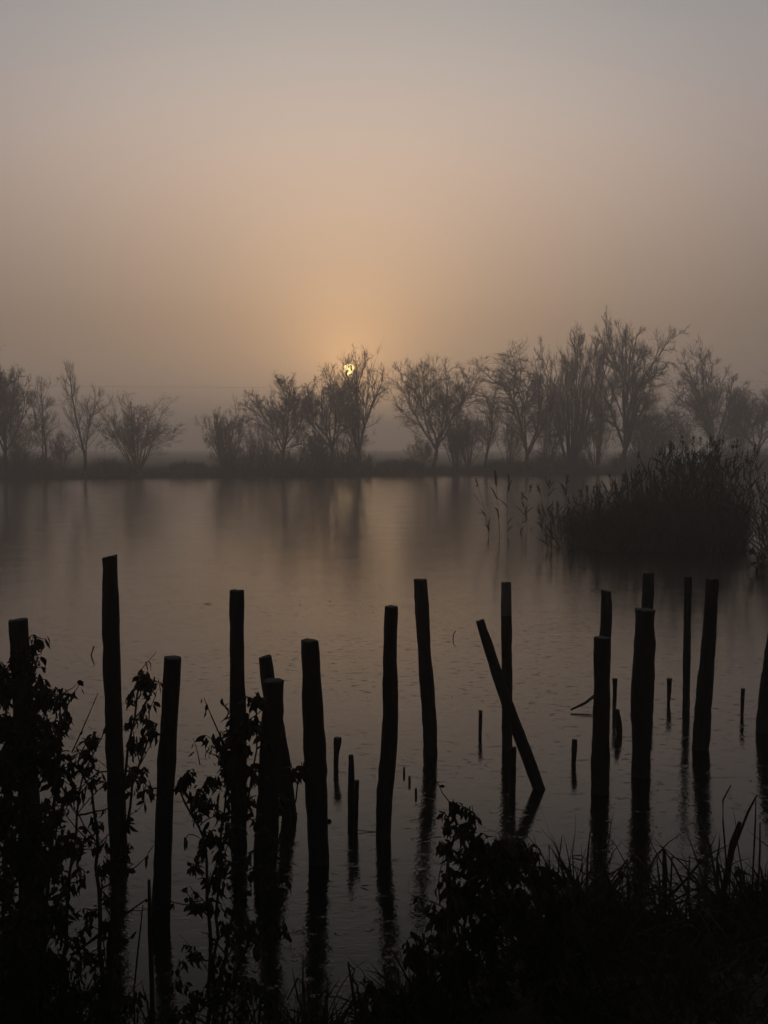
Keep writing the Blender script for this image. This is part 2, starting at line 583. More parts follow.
post('wooden_post', 'tall post tilted to the right, second from right edge', [(712.5, 579, 12.5), (709, 640, 14), (704, 700, 15.5), (700.5, 749, 16)], 749, seed=17)
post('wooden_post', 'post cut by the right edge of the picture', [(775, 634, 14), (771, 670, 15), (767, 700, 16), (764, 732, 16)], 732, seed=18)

kp = at_depth(325, 822, p7.location.y)
part('branch_stub', tubes(np.array([[kp, kp + [0.016, 0, 0.001], kp + [0.031, -0.004, 0.004]]]), np.array([[0.016, 0.015, 0.012]]), 7), M['wood'], p7)
# rotted stumps and stub ends barely above the water
SG = 'rotted stubs of posts sticking out of the water'
post('post_stub', 'club-headed stub just right of the thick bulging post', [(337.5, 738, 6.5), (338, 744, 7), (336, 751, 4.5), (336, 770, 4.2)], 770, SG, 'stub', 21, sides=8)
post('post_stub', 'taller of the two paired stubs beside the crooked S post', [(351, 756, 4.5), (351.5, 768, 5.5), (351, 790, 6), (351, 826, 5.5)], 826, SG, 'stub', 22, sides=8)
post('post_stub', 'shorter of the two paired stubs beside the crooked S post', [(357, 781, 4), (356.5, 800, 4.2), (355.5, 830, 4)], 830, SG, 'stub', 23, sides=8)
post('post_stub', 'thin stub standing in open water left of the slanting pole', [(480.5, 711, 3.6), (480.5, 722, 3.4), (480, 735, 3)], 735, SG, 'stub', 24, sides=8)
post('post_stub', 'short stub at the foot of the thin bleached post', [(513.5, 748, 5.2), (513, 770, 5.2), (512.5, 793, 5)], 793, SG, 'stub', 25, sides=8)
post('post_stub', 'small stub in open water between slanting pole and straight post', [(574.5, 740, 4.6), (574.5, 747, 4.4), (573.5, 765, 3.4)], 765, SG, 'stub', 26, sides=8)
post('post_stub', 'upper of the two stubs right behind the straight post', [(615, 679, 4.2), (615, 690, 3.6), (614, 714, 3)], 714, SG, 'stub', 27, sides=8)
post('post_stub', 'lower thicker stub right behind the straight post', [(617, 710, 4), (618.5, 722, 5.5), (619.5, 735, 5)], 735, SG, 'stub', 28, sides=8)
post('post_stub', 'stub touching the right side of the swollen post', [(651, 674, 4), (651, 690, 4), (651, 712, 3.6)], 712, SG, 'stub', 29, sides=8)
post('post_stub', 'nail-like stub between the swollen post and the thinnest post', [(669.5, 679, 4.8), (669.5, 686, 4.2), (668.5, 704, 2.6)], 704, SG, 'stub', 30, sides=8)
post('post_stub', 'lone thin stub right of the tall tilted post', [(743, 689, 3.4), (742.5, 697, 3.2), (742, 716, 2.6)], 716, SG, 'stub', 31, sides=8)
for k, (x, y, lb) in enumerate([(404, 771, 'highest of three tiny stub tips left of the slender leaning post'), (409.5, 780, 'middle one of three tiny stub tips left of the slender post'),
                                (416, 792, 'lowest of three tiny stub tips left of the slender leaning post')]):
    post('stub_tip', lb, [(x, y - 3, 2.2), (x, y + 3, 2.4)], y + 3, 'tiny stub tips in the water', 'stub', 40 + k, sides=6)


def stick(name, label, cat, pix, width, base_z=0.0, Y=None, group=None, mat='shrub_twig'):
    """thin bent stick through picture points standing at one depth (on the water when Y is not given)"""
    g = on_z(*pix[-1], base_z)
    P = np.array([at_depth(x, y, Y or g[1]) for x, y in pix])
    r = np.array(width if isinstance(width, (list, tuple)) else [width] * len(pix)) / 2 * (g[1] / F)
    o = empty(name, g, label, cat, group)
    part('stem', tubes(P[None], r[None], 6), M[mat], o)
    return o


stick('bent_twig', 'thin slanting twig standing in water left of tallest left post', 'twig', [(94, 646), (91, 655.5)], 1.4)
stick('bent_twig', 'thin curved twig in open water right of the slender post', 'twig', [(456, 631), (453.5, 634), (453, 639)], 1.0)
# half sunken branch by the straight post, lying just over the water
q0, q1, q2 = on_z(571, 712), on_z(585, 709), on_z(600, 704)
o = empty('broken_branch', (q1[0], q1[1], 0), 'thin broken branch slanting out of the water left of the straight post', 'branch')
part('limb', tubes(np.array([[q0 + [0, 0, 0.02], q1 + [0, 0, 0.05], q2 + [0, 0, 0.11]]]), np.array([[0.008, 0.012, 0.014]]), 6), M['wood'], o)
stick('bent_twig', 'fine twig lying over the water beside the crooked post foot', 'twig', [(352, 829), (364, 831), (377, 832)], 0.8)


# ------------------------------------------------------------------ floating scraps
def flat_leaf(n=7, L=0.05, W=0.02, seed=0):
    rg = np.random.default_rng(seed)
    t = np.linspace(0, 1, n)
    w = W * np.sin(np.pi * np.clip(t, 0.03, 0.97)) ** 0.8
    x = (t - 0.5) * L
    y = 0.15 * L * np.sin(t * 2.5 + rg.uniform(0, 3))
    z = 0.004 + 0.010 * t ** 2
    V = np.concatenate([np.stack([x, y - w, z + 0.25 * w], -1), np.stack([x, y, z], -1), np.stack([x, y + w, z + 0.3 * w], -1)])
    T = []
    for s in (0, n):
        for i in range(n - 1):
            T += [[s + i, s + i + 1, s + n + i + 1], [s + i, s + n + i + 1, s + n + i]]
    return V, np.array(T)


scraps = [(208, 604, 0.14, 'long dark leaf scrap floating between the tallest left and slim posts'), (300, 605, 0.06, 'leaf scrap floating above the thick bulging post'),
          (330, 601, 0.08, 'wider leaf scrap floating left of the crooked post top'), (238, 648, 0.03, 'tiny scrap floating beside the slim straight post'),
          (365, 735, 0.03, 'tiny scrap floating between club-headed stub and crooked post'), (488, 735, 0.03, 'tiny scrap floating beside the thin open-water stub'),
          (112, 622, 0.06, 'leaf scrap floating beside the tallest left post'), (563, 728, 0.03, 'tiny scrap floating below the thin broken branch'),
          (486, 765, 0.035, 'scrap floating below the thin open-water stub'), (365, 887, 0.05, 'leaf scrap floating below the crooked post foot'),
          (412, 915, 0.03, 'tiny scrap floating just left of the low dense shrub'), (577, 858, 0.07, 'leaf scrap floating just above the thin upright stalk'),
          (660, 835, 0.03, 'tiny scrap floating below the swollen post'), (452, 697, 0.03, 'tiny scrap floating right of the slender leaning post')]
for k, (x, y, L, lb) in enumerate(scraps):
    p = on_z(x, y)
    v, t = flat_leaf(L=L, W=L * 0.16, seed=k)
    o = link('floating_scrap', make_mesh('floating_scrap', v, t), M['dead_leaf'])
    o.location = p; o.rotation_euler = (0, 0, random.uniform(-0.4, 0.4))
    tag(o, lb, 'leaf scrap', 'leaf scraps floating on the water')

# ------------------------------------------------------------------ far trees
def tree_levels(kind, rg, dens=1.0):
    """centre lines of a bare winter tree of unit height: list of (P, r0, r1) per level"""
    if kind == 'fan':          # short trunk that forks low into several rising limbs
        n = 7
        tr = grow(np.zeros((1, 3)), np.array([[rg.normal() * 0.08, rg.normal() * 0.05, 1]]), np.array([0.14]), 5, 0.06, 0, rg)
        top = tr[:, -1]
        az = np.arange(n) * 2 * math.pi / n + rg.uniform(0, 6)
        sp = rg.uniform(0.15, 0.62, n)
        sp[0], sp[1] = 0.03, 0.14
        d = np.stack([np.cos(az) * np.sin(sp), np.sin(az) * np.sin(sp), np.cos(sp)], -1)
        st = grow(np.repeat(top, n, 0) - np.array([0, 0, 0.03]) * rg.random((n, 1)), d, rg.uniform(0.78, 0.88, n) - 0.32 * (sp / 0.62) ** 2, 9, 0.12, 0.04, rg)
        stems = [(tr, 0.017, 0.014), (st, 0.010, 0.002)]
        nb, spread = 9, (0.4, 1.1)
    elif kind == 'slim':
        tr = grow(np.zeros((1, 3)), np.array([[rg.normal() * 0.06, rg.normal() * 0.05, 1]]), np.array([1.0]), 12, 0.09, 0.06, rg)
        st = grow(np.array([[0.01, 0, 0]]), np.array([[rg.normal() * 0.25, rg.normal() * 0.2, 1]]), np.array([0.7]), 9, 0.08, 0.04, rg)
        stems = [(tr, 0.014, 0.003), (st, 0.009, 0.002)]
        nb, spread = 26, (0.5, 1.1)
    elif kind == 'bush':
        n = 16
        az = rg.uniform(0, 2 * math.pi, n)
        sp = rg.uniform(0.05, 0.95, n)
        d = np.stack([np.cos(az) * np.sin(sp), np.sin(az) * np.sin(sp), np.cos(sp)], -1)
        base = np.stack([np.cos(az), np.sin(az), 0 * az], -1) * rg.uniform(0.01, 0.05, (n, 1))
        st = grow(base, d, rg.uniform(0.65, 1.0, n), 8, 0.07, 0.04, rg)
        stems = [(st, 0.009, 0.002)]
        nb, spread = 9, (0.35, 1.05)
    else:                      # 'round': leaning trunk, wide crown of spreading limbs
        tr = grow(np.zeros((1, 3)), np.array([[rg.normal() * 0.15, rg.normal() * 0.08, 1]]), np.array([0.25]), 6, 0.08, 0.0, rg)
        n = 7
        t = np.linspace(0.6, 1, n)
        p, T = sample(np.repeat(tr, n, 0), t)
        az = np.arange(n) * 2.4 + rg.uniform(0, 6)
        sp = rg.uniform(0.25, 1.0, n)
        d = np.stack([np.cos(az) * np.sin(sp), np.sin(az) * np.sin(sp), np.cos(sp)], -1)
        st = grow(p, d, rg.uniform(0.52, 0.74, n), 8, 0.13, 0.07, rg)
        stems = [(tr, 0.019, 0.013), (st, 0.0095, 0.002)]
        nb, spread = 12, (0.4, 1.1)
    # secondary limbs that open the crown
    P, r0, r1 = stems[-1]
    if kind != 'slim':
        m2 = {'fan': 4, 'round': 3, 'bush': 1}[kind]
        idx = np.repeat(np.arange(len(P)), m2)
        t = rg.uniform(0.15, 0.75, len(idx))
        p, T = sample(P[idx], t)
        L = np.linalg.norm(P[idx, -1] - P[idx, 0], axis=1) * rg.uniform(0.45, 0.75, len(idx)) * (1.1 - 0.5 * t)
        S2 = grow(p, side_dirs(T, 0.3, 0.85, rg), L, 7, 0.13, 0.05, rg)
        stems.append((S2, r0 * 0.5, r1 * 0.8))
        parents = stems[-2:]
    else:
        parents = stems
    levels = [list(stems)]
    # branches
    PB = []
    for (P, r0, r1) in parents:
        idx = np.repeat(np.arange(len(P)), nb)
        t = rg.uniform(0.10, 1.0, len(idx)) ** 0.8
        p, T = sample(P[idx], t)
        L = np.linalg.norm(P[idx, -1] - P[idx, 0], axis=1) * rg.uniform(0.22, 0.50, len(idx)) * (1.1 - 0.4 * t)
        PB.append(grow(p, side_dirs(T, *spread, rg), L, 6, 0.17, 0.05, rg))
    PB = np.concatenate(PB)
    levels.append([(PB, 0.0024, 0.0009)])
    # branchlets, mostly towards the outside of the crown
    idx = np.repeat(np.arange(len(PB)), int(6.9 * dens))
    t = rg.uniform(0.12, 1.0, len(idx)) ** 0.7
    p, T = sample(PB[idx], t)
    L = np.linalg.norm(PB[idx, -1] - PB[idx, 0], axis=1) * rg.uniform(0.30, 0.65, len(idx)) * (1.1 - 0.4 * t)
    PC = grow(p, side_dirs(T, 0.35, 1.0, rg), L, 4, 0.15, 0.09, rg)
    levels.append([(PC, 0.0010, 0.0006)])
    # twigs
    idx = np.repeat(np.arange(len(PC)), int(6.9 * dens))
    t = rg.uniform(0.15, 1.0, len(idx))
    p, T = sample(PC[idx], t)
    L = np.clip(np.linalg.norm(PC[idx, -1] - PC[idx, 0], axis=1) * rg.uniform(0.45, 1.0, len(idx)), 0.018, 0.07)
    PD = grow(p, side_dirs(T, 0.3, 0.9, rg), L, 2, 0.16, 0.16, rg)
    levels.append([(PD, 0.0006, 0.0004)])
    return levels


def far_tree(name, label, kind, base_x, left, right, top, setback, seed, leafy=0.0, cat='tree', group='bare trees on the far bank', lean=0.0, thick=1.0, dens=1.0):
    rg = np.random.default_rng(seed)
    # distance from the picture column of the trunk
    Y = 80.0
    for _ in range(6):
        X = at_depth(base_x, 470, Y)[0]
        Y = float(shore_far(X)) + setback
    z0 = float(ground_z(X, Y)) - 0.12
    H = at_depth(base_x, top, Y)[2] - z0
    m = Y / F
    lv = tree_levels(kind, rg, dens)
    allp = np.concatenate([P.reshape(-1, 3) for L in lv for (P, _, _) in L])
    hz = np.quantile(allp[:, 2], 0.9995)
    lo, hi = np.quantile(allp[:, 0], 0.010), np.quantile(allp[:, 0], 0.990)
    wl_, wr_ = (base_x - left) * m, (right - base_x) * m
    sl, sr = wl_ / max(-lo, 0.02) / H * hz, wr_ / max(hi, 0.02) / H * hz
    sl, sr = np.clip(sl, 0.5, 2.6), np.clip(sr, 0.5, 2.6)
    sy = (sl + sr) / 2

    def fit(P):
        Q = P / hz * H
        x = Q[..., 0]
        # blend the two side scales softly so that the crown fills both sides
        w = 1 / (1 + np.exp(-x / (0.08 * H)))
        Q = np.stack([x * (sl * (1 - w) + sr * w), Q[..., 1] * sy, Q[..., 2]], -1)
        Q[..., 0] += lean * Q[..., 2]
        return Q + np.array([X, Y, z0])
    o = empty(name, (X, Y, z0), label, cat, group)
    tr = []
    for (P, r0, r1) in lv[0]:
        n, K, _ = P.shape
        r = np.linspace(r0, r1, K)[None] * H * thick * np.ones((n, 1))
        if P is lv[0][0][0] and kind != 'bush':
            r[:, 0] *= 1.35
        tr.append(tubes(fit(P), r, 7))
    for (P, r0, r1) in lv[1]:
        tr.append(tubes(fit(P), np.linspace(r0, r1, P.shape[1])[None] * H * thick * rg.uniform(0.7, 1.3, (len(P), 1)), 4))
    part('trunk', merge(tr), M['bark'], o)
    cr = []
    for L, S, fl in ((lv[2], 3, 0.0068), (lv[3], 3, 0.0040)):
        for (P, r0, r1) in L:
            r = np.maximum(np.linspace(r0, r1, P.shape[1])[None] * H, np.linspace(fl, fl * 0.55, P.shape[1])[None]) * np.ones((len(P), 1))
            cr.append(tubes(fit(P), r, S, False))
    part('crown', merge(cr), M['twig'], o)
    if leafy:
        PD = fit(lv[3][0][0])[:, -1]
        PD = PD[rg.random(len(PD)) < leafy * (0.35 + 0.9 * (np.sin(PD[:, 0] * 2.1) * np.sin(PD[:, 2] * 1.7) > -0.1))]
        n = len(PD)
        a_ = unit(rg.normal(size=(n, 3))) * rg.uniform(0.05, 0.11, (n, 1))
        b_ = unit(np.cross(a_, rg.normal(size=(n, 3)))) * rg.uniform(0.03, 0.06, (n, 1))
        V = np.stack([PD, PD + a_ * 0.5 + b_, PD + a_, PD + a_ * 0.5 - b_], 1)
        q = np.array([[0, 1, 2], [0, 2, 3]])
        T = (q[None] + (np.arange(n) * 4)[:, None, None])
        kd = part('leaves', (V.reshape(-1, 3), T.reshape(-1, 3)), M['dead_leaf'], o, False)
        kd['kind'] = 'stuff'
    return o


TREES = [
    ('leafy_tree', 'tree with lingering leaves cut by the left edge on far bank', 'round', 6, -38, 34, 351, 3.5, 101, 0.30),
    ('slender_tree', 'two-stemmed slender tree with a few leaves beside the left edge tree', 'slim', 44, 28, 62, 373, 3.0, 102, 0.14),
    ('slender_tree', 'thin open bare tree standing alone left of the round bush', 'slim', 85, 64, 108, 360, 3.2, 103, 0.0),
    ('willow_bush', 'round bushy bare willow on the left of far bank', 'bush', 138, 103, 172, 392, 2.8, 104, 0.05),
    ('scrubby_tree', 'low scrubby tree with leaf tufts between round bush and taller trees', 'bush', 226, 208, 248, 396, 3.0, 105, 0.10),
    ('bare_tree', 'middle-sized tree with dark leafy flecks, second left of the sun', 'round', 282, 246, 316, 372, 3.4, 106, 0.12),
    ('bare_tree', 'twiggy broad tree just left of the sun', 'round', 331, 296, 360, 362, 4.2, 107, 0.08),
    ('bare_tree', 'taller tree whose fan of top twigs crosses the sun', 'fan', 358, 331, 388, 344, 3.0, 1023, 0.0, 'tree', 'bare trees on the far bank', 0.0, 0.85, 0.64),
    ('bare_tree', 'wide spreading bare tree right of the sun with forked trunk', 'round', 434, 394, 478, 357, 3.4, 109, 0.0),
    ('slender_tree', 'thin leaning birch-like tree right of the wide spreading one', 'slim', 485, 468, 502, 366, 2.2, 110, 0.0),
    ('bare_tree', 'V-forked bare tree mid right, limbs rising from its leaning base', 'fan', 526, 474, 556, 341, 3.0, 111, 0.0),
    ('dense_tree', 'dense dark many-stemmed tree left of the tallest one', 'bush', 570, 540, 606, 328, 4.0, 112, 0.05),
    ('bare_tree', 'tallest bare tree, its limbs fanning out above the reeds', 'fan', 622, 586, 664, 309, 3.2, 113, 0.0),
    ('willow_bush', 'low drooping willow between tallest tree and the right-hand pair', 'bush', 655, 632, 684, 396, 2.6, 114, 0.12),
    ('bare_tree', 'tall pale tree in thick mist near the right edge', 'fan', 713, 680, 748, 336, 9.0, 115, 0.0),
    ('bare_tree', 'bushy tree cut by the right edge of the picture', 'round', 757, 726, 800, 374, 6.0, 116, 0.06),
    ('scrubby_tree', 'small scrub filling the gap beneath the wide spreading tree', 'bush', 456, 436, 480, 412, 3.0, 117, 0.05),
    ('scrubby_tree', 'small scrub at the foot of the sun-crossed tree', 'bush', 316, 300, 334, 425, 2.4, 118, 0.15),
]
for tdef in TREES:
    far_tree(*tdef)
# understorey: thin young growth that fills the gaps under the taller crowns
for k, (x, l, r_, top, sb, lb) in enumerate([
        (20, 2, 40, 408, 4.5, 'young growth beneath the left edge tree'),
        (62, 48, 78, 428, 3.8, 'wispy young growth between the two slender trees at left'),
        (262, 244, 284, 412, 4.5, 'young growth beneath the second tree left of the sun'),
        (345, 322, 368, 412, 4.8, 'young growth beneath the sun-crossed tree'),
        (420, 406, 438, 430, 4.6, 'young growth under the left side of the wide spreading tree'),
        (468, 446, 492, 396, 5.0, 'young growth between the wide spreading and the V-forked tree'),
        (508, 488, 530, 398, 5.2, 'young growth under the left limb of the V-forked tree'),
        (546, 522, 572, 385, 5.5, 'tall thicket between the V-forked and the dense tree'),
        (596, 572, 624, 380, 5.5, 'tall thicket between the dense and the tallest tree'),
        (642, 620, 668, 402, 6.0, 'thicket behind the right side of the tallest tree'),
        (690, 664, 716, 408, 6.5, 'thicket left of the tall misty tree near right edge'),
        (738, 712, 768, 392, 7.5, 'thicket right of the tall misty tree near right edge')]):
    far_tree('thicket', lb, 'bush', x, l, r_, top, sb, 150 + k, 0.04, 'thicket', 'young thickets under the far trees', 0.0, 0.55, 0.62)

# low scrub and tall grass along the far bank
fx = rng.uniform(-62, 66, 15000)
fs = np.abs(rng.normal(size=len(fx))) * 1.3 + 0.05
fy = shore_far(fx) + fs
base = np.stack([fx, fy, ground_z(fx, fy) - 0.05], -1)
patch = 0.55 + 0.45 * np.sin(fx * 0.41 + 1) * np.sin(fx * 1.27) + 0.25 * np.sin(fx * 3.3)
L = rng.uniform(0.25, 0.75, len(fx)) * np.clip(patch, 0.35, 1.4)
P = grow(base, np.stack([rng.normal(size=len(fx)) * 0.35, rng.normal(size=len(fx)) * 0.35, np.ones(len(fx))], -1), L, 4, 0.2, -0.08)
v, t = ribbons(P, np.array([0.022, 0.02, 0.014, 0.003])[None] * np.ones((len(fx), 1)))
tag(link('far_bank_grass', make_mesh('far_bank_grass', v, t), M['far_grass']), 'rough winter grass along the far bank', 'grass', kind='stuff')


def brush(name, label, px, w, h, setback, seed):
    rg = np.random.default_rng(seed)
    Y = 80.0
    for _ in range(5):
        X = at_depth(px, 470, Y)[0]
        Y = float(shore_far(X)) + setback
    z0 = float(ground_z(X, Y)) - 0.05
    n = int(70 * w)
    off = np.stack([rg.uniform(-0.5, 0.5, n) * w, rg.normal(size=n) * 0.35, 0 * rg.random(n)], -1)
    hh = h * (0.55 + 0.45 * np.cos(off[:, 0] / w * 2.6)) * rg.uniform(0.5, 1.15, n)
    P = grow(off + np.array([X, Y, z0]), np.stack([rg.normal(size=n) * 0.4, rg.normal(size=n) * 0.4, np.ones(n)], -1), hh, 5, 0.16, 0.04, rg)
    idx = np.repeat(np.arange(n), 6)
    p, T = sample(P[idx], rg.uniform(0.2, 1, len(idx)))
    Q = grow(p, side_dirs(T, 0.3, 1.0, rg), rg.uniform(0.12, 0.4, len(idx)), 3, 0.2, 0.03, rg)
    o = empty(name, (X, Y, z0), label, 'scrub', 'low scrub along the far bank')
    kd = part('stems', tubes(P, np.linspace(0.014, 0.006, 5)[None] * np.ones((n, 1)), 3, False), M['bark'], o)
    kd['kind'] = 'stuff'
    kd = part('twigs', tubes(Q, np.linspace(0.009, 0.005, 3)[None] * np.ones((len(Q), 1)), 3, False), M['twig'], o)
    kd['kind'] = 'stuff'


for k, (px, w, h, sb, lb) in enumerate([
        (22, 4.5, 1.6, 2.2, 'low scrub under the left edge tree on far bank'),
        (110, 3.0, 1.1, 1.8, 'low scrub between thin tree and round bush on far bank'),
        (188, 2.6, 0.7, 1.8, 'low scrub in the gap right of the round bush'),
        (250, 4.5, 2.0, 2.0, 'thick low scrub beneath the trees left of the sun'),
        (300, 3.6, 2.1, 1.8, 'thick low scrub two trees left of the sun'),
        (345, 4.2, 1.8, 2.0, 'low scrub around the foot of the sun-crossed tree'),
        (400, 3.6, 0.8, 1.9, 'low scrub in the bright gap right of the sun'),
        (508, 3.4, 0.9, 1.9, 'low scrub before the V-forked tree'),
        (560, 5.0, 2.0, 1.8, 'thick scrub beneath the dense many-stemmed tree'),
        (640, 5.0, 1.8, 2.2, 'low scrub behind the reeds beneath the tallest tree'),
        (735, 6.0, 2.2, 3.0, 'thick scrub beneath the trees near the right edge')]):
    brush('bank_scrub', lb, px, w, h, sb, 300 + k)

# overhead wire far behind the trees, sagging between poles out of view
wx_ = np.linspace(-90, 90, 61)
wzs = at_depth(260, 388, 125)[2]
P = np.stack([wx_, np.full(61, 125.0) + wx_ * 0.05, wzs + 0.00025 * (wx_ + 14) ** 2], -1)
o = link('overhead_wire', make_mesh('overhead_wire', *tubes(P[None], np.full((1, 61), 0.010), 5)), M['metal'])
tag(o, 'thin overhead wire strung level behind the far trees', 'wire')


# ------------------------------------------------------------------ reeds in the water
def reed(root, H, lean, rg, nleaf=7, plume=True, fat=1.0):
    """returns stem, leaf and plume geometry of one common reed"""
    st = grow(root[None], np.array([[lean[0], lean[1], 1.0]]), np.array([H]), 8, 0.03, -0.012, rg)
    stem = tubes(st, np.linspace(0.0055, 0.0025, 8)[None] * fat, 5)
    t = rg.uniform(0.22, 0.97, nleaf)
    p, T = sample(np.repeat(st, nleaf, 0), t)
    d = side_dirs(T, 0.2, 0.7, rg)
    Lf = rg.uniform(0.22, 0.5, nleaf)
    Pl = grow(p, d, Lf, 6, 0.08, -0.11, rg)
    leaf = ribbons(Pl, np.array([0.006, 0.011, 0.012, 0.010, 0.006, 0.001])[None] * fat * np.ones((nleaf, 1)),
                   unit(np.cross(unit(np.gradient(Pl, axis=1)), np.array([0, 0, 1.0]) + rg.normal(size=(nleaf, 1, 3)) * 0.5)))
    pl = None
    if plume:
        n = 26
        tip, tp = st[0, -1], unit(st[0, -1] - st[0, -2])
        u = rg.uniform(0, 1, n)
        b0 = tip + tp * (u[:, None] * 0.20 - 0.03)
        sag = np.array([lean[0] * 1.5 + rg.normal() * 0.3, lean[1], -0.1])
        dd = unit(tp * 0.9 + rg.normal(size=(n, 3)) * 0.45 + sag * 0.7)
        P_ = grow(b0, dd, rg.uniform(0.05, 0.11, n) * (1.15 - 0.6 * u), 4, 0.1, -0.12, rg)
        pl = ribbons(P_, np.array([0.005, 0.008, 0.007, 0.001])[None] * np.ones((n, 1)))
    return stem, leaf, pl


rg = np.random.default_rng(55)
# dense bed: nobody could count its stems
stems, plumes = [], []
nreed = 870
for k in range(nreed):
    side2 = k > 790
    if side2:
        px = rg.uniform(757, 800); py = rg.uniform(540, 566)
        top = rg.uniform(455, 510)
    else:
        px = 540 + 204 * rg.beta(1.9, 1.3); py = rg.uniform(524, 551)
        env = np.interp(px, [540, 575, 610, 640, 670, 690, 715, 735, 745], [514, 502, 488, 476, 462, 442, 445, 466, 500])
        top = env + abs(rg.normal()) * 40 - 6 * rg.random()
    g = on_z(px, py)
    H = max(at_depth(px, top, g[1])[2], 0.45)
    s, l, p = reed(g - np.array([0, 0, 0.6]), H + 0.6, (rg.normal() * 0.15, rg.normal() * 0.10), rg, 6, rg.random() < 0.3, 1.25)
    stems += [s, l]
    if p:
        plumes.append(p)
# broken dead stalks and blades that fill the bed's foot
n = 2800
px = 572 + 172 * rg.beta(1.8, 1.2, n); py = rg.uniform(524, 552, n)
G = np.array([on_z(a_, b_) for a_, b_ in zip(px, py)])
P = grow(G - np.array([0, 0, 0.1]), np.stack([rg.normal(size=n) * 0.22, rg.normal(size=n) * 0.22, np.ones(n)], -1), rg.uniform(0.35, 1.0, n) * rg.uniform(0.7, 1.5, n), 5, 0.12, -0.03, rg)
stems.append(ribbons(P, np.array([0.011, 0.012, 0.011, 0.008, 0.001])[None] * np.ones((n, 1))))
o = tag(link('reed_bed', make_mesh('reed_bed', *merge(stems)), M['reed']), 'dense dark bed of reeds growing in the lake at right', 'reeds', kind='stuff')
c = link('plumes', make_mesh('plumes', *merge(plumes)), M['plume'], o)
c['kind'] = 'stuff'

RE = [(492, 536, 480, 'leftmost lone reed standing in open water left of the reed bed'), (502, 537, 474, 'taller lone reed with drooping plume left of the reed bed'),
      (507, 536, 478, 'straight lone reed beside the taller drooping one'), (516, 532, 486, 'bent lone reed fourth from the open water side'),
      (531, 530, 494, 'short leafy reed just off the edge of the reed bed'), (543, 531, 480, 'tall thin reed at the left fringe of the reed bed'),
      (551, 533, 486, 'leafy reed at the left fringe, next to the tall thin one'), (560, 536, 478, 'upright reed where the left fringe meets the dense bed'),
      (624, 545, 452, 'tall thin reed rising from the middle of the bed'), (645, 548, 446, 'tall reed arching right above the middle of the bed'),
      (688, 552, 440, 'highest plumed reed of the bed, below the misty tree'), (700, 552, 438, 'plumed reed on the highest part of the bed, bowing right'),
      (716, 553, 442, 'dark plumed reed on the right shoulder of the bed'), (733, 553, 447, 'outermost plumed reed on the right of the bed')]
for k, (px, py, top, lb) in enumerate(RE):
    g = on_z(px, py)
    H = at_depth(px, top, g[1])[2]
    o = empty('reed', (g[0], g[1], -0.6), lb, 'reed', 'single reeds that stand out around the bed')
    s, l, p = reed(np.array([g[0], g[1], -0.6]), H + 0.6 - 0.1, ([-0.14, -0.05, 0.03, 0.16, -0.12, 0.07, -0.16, 0.05, 0.09, 0.16, -0.05, 0.14, 0.06, 0.18][k], 0.03), np.random.default_rng(500 + k), 7, True, 1.6)
    part('stem', s, M['reed'], o)
    lv_, lt_ = l
    nl = len(lv_) // 12
    for q in range(nl):
        part('leaf', (lv_[q * 12:(q + 1) * 12], lt_[:10]), M['reed'], o)
    part('plume', p, M['plume'], o)

# leafy branch hanging over the water at the right edge, by the reeds
def leaf_variant(seed):
    """one curled withered leaf hanging along -Z, about 1 unit long"""
    rg = np.random.default_rng(seed)
    n = 6
    t = np.linspace(0, 1, n)
    w = 0.235 * np.sin(np.pi * np.clip(t, 0.02, 0.985) ** 0.85) ** 0.9 * (1 + 0.12 * rg.normal(size=n))
    curl = rg.uniform(-0.9, 0.9)
    z = -t + 0.18 * curl * t ** 2
    y = 0.30 * curl * t ** 2 + 0.04 * np.sin(t * 7 + rg.uniform(0, 6))
    fold = rg.uniform(0.2, 0.9)
    L_ = np.stack([-w * math.cos(fold), y + w * math.sin(fold), z], -1)
    C_ = np.stack([0.03 * np.sin(t * 4), y, z], -1)
    R_ = np.stack([w * math.cos(fold), y + w * math.sin(fold) * rg.uniform(0.5, 1.2), z], -1)
    V = np.concatenate([L_, C_, R_])
    T = []
    for i in range(n - 1):
        T += [[i, n + i, n + i + 1], [i, n + i + 1, i + 1], [n + i, 2 * n + i, 2 * n + i + 1], [n + i, 2 * n + i + 1, n + i + 1]]
    return V, np.array(T)


LEAVES = [leaf_variant(900 + k) for k in range(6)]
LEAF_ME = []
for v, t in LEAVES:
    me = make_mesh('leaf', v, t)
    me.materials.append(M['leaf'])
    LEAF_ME.append(me)


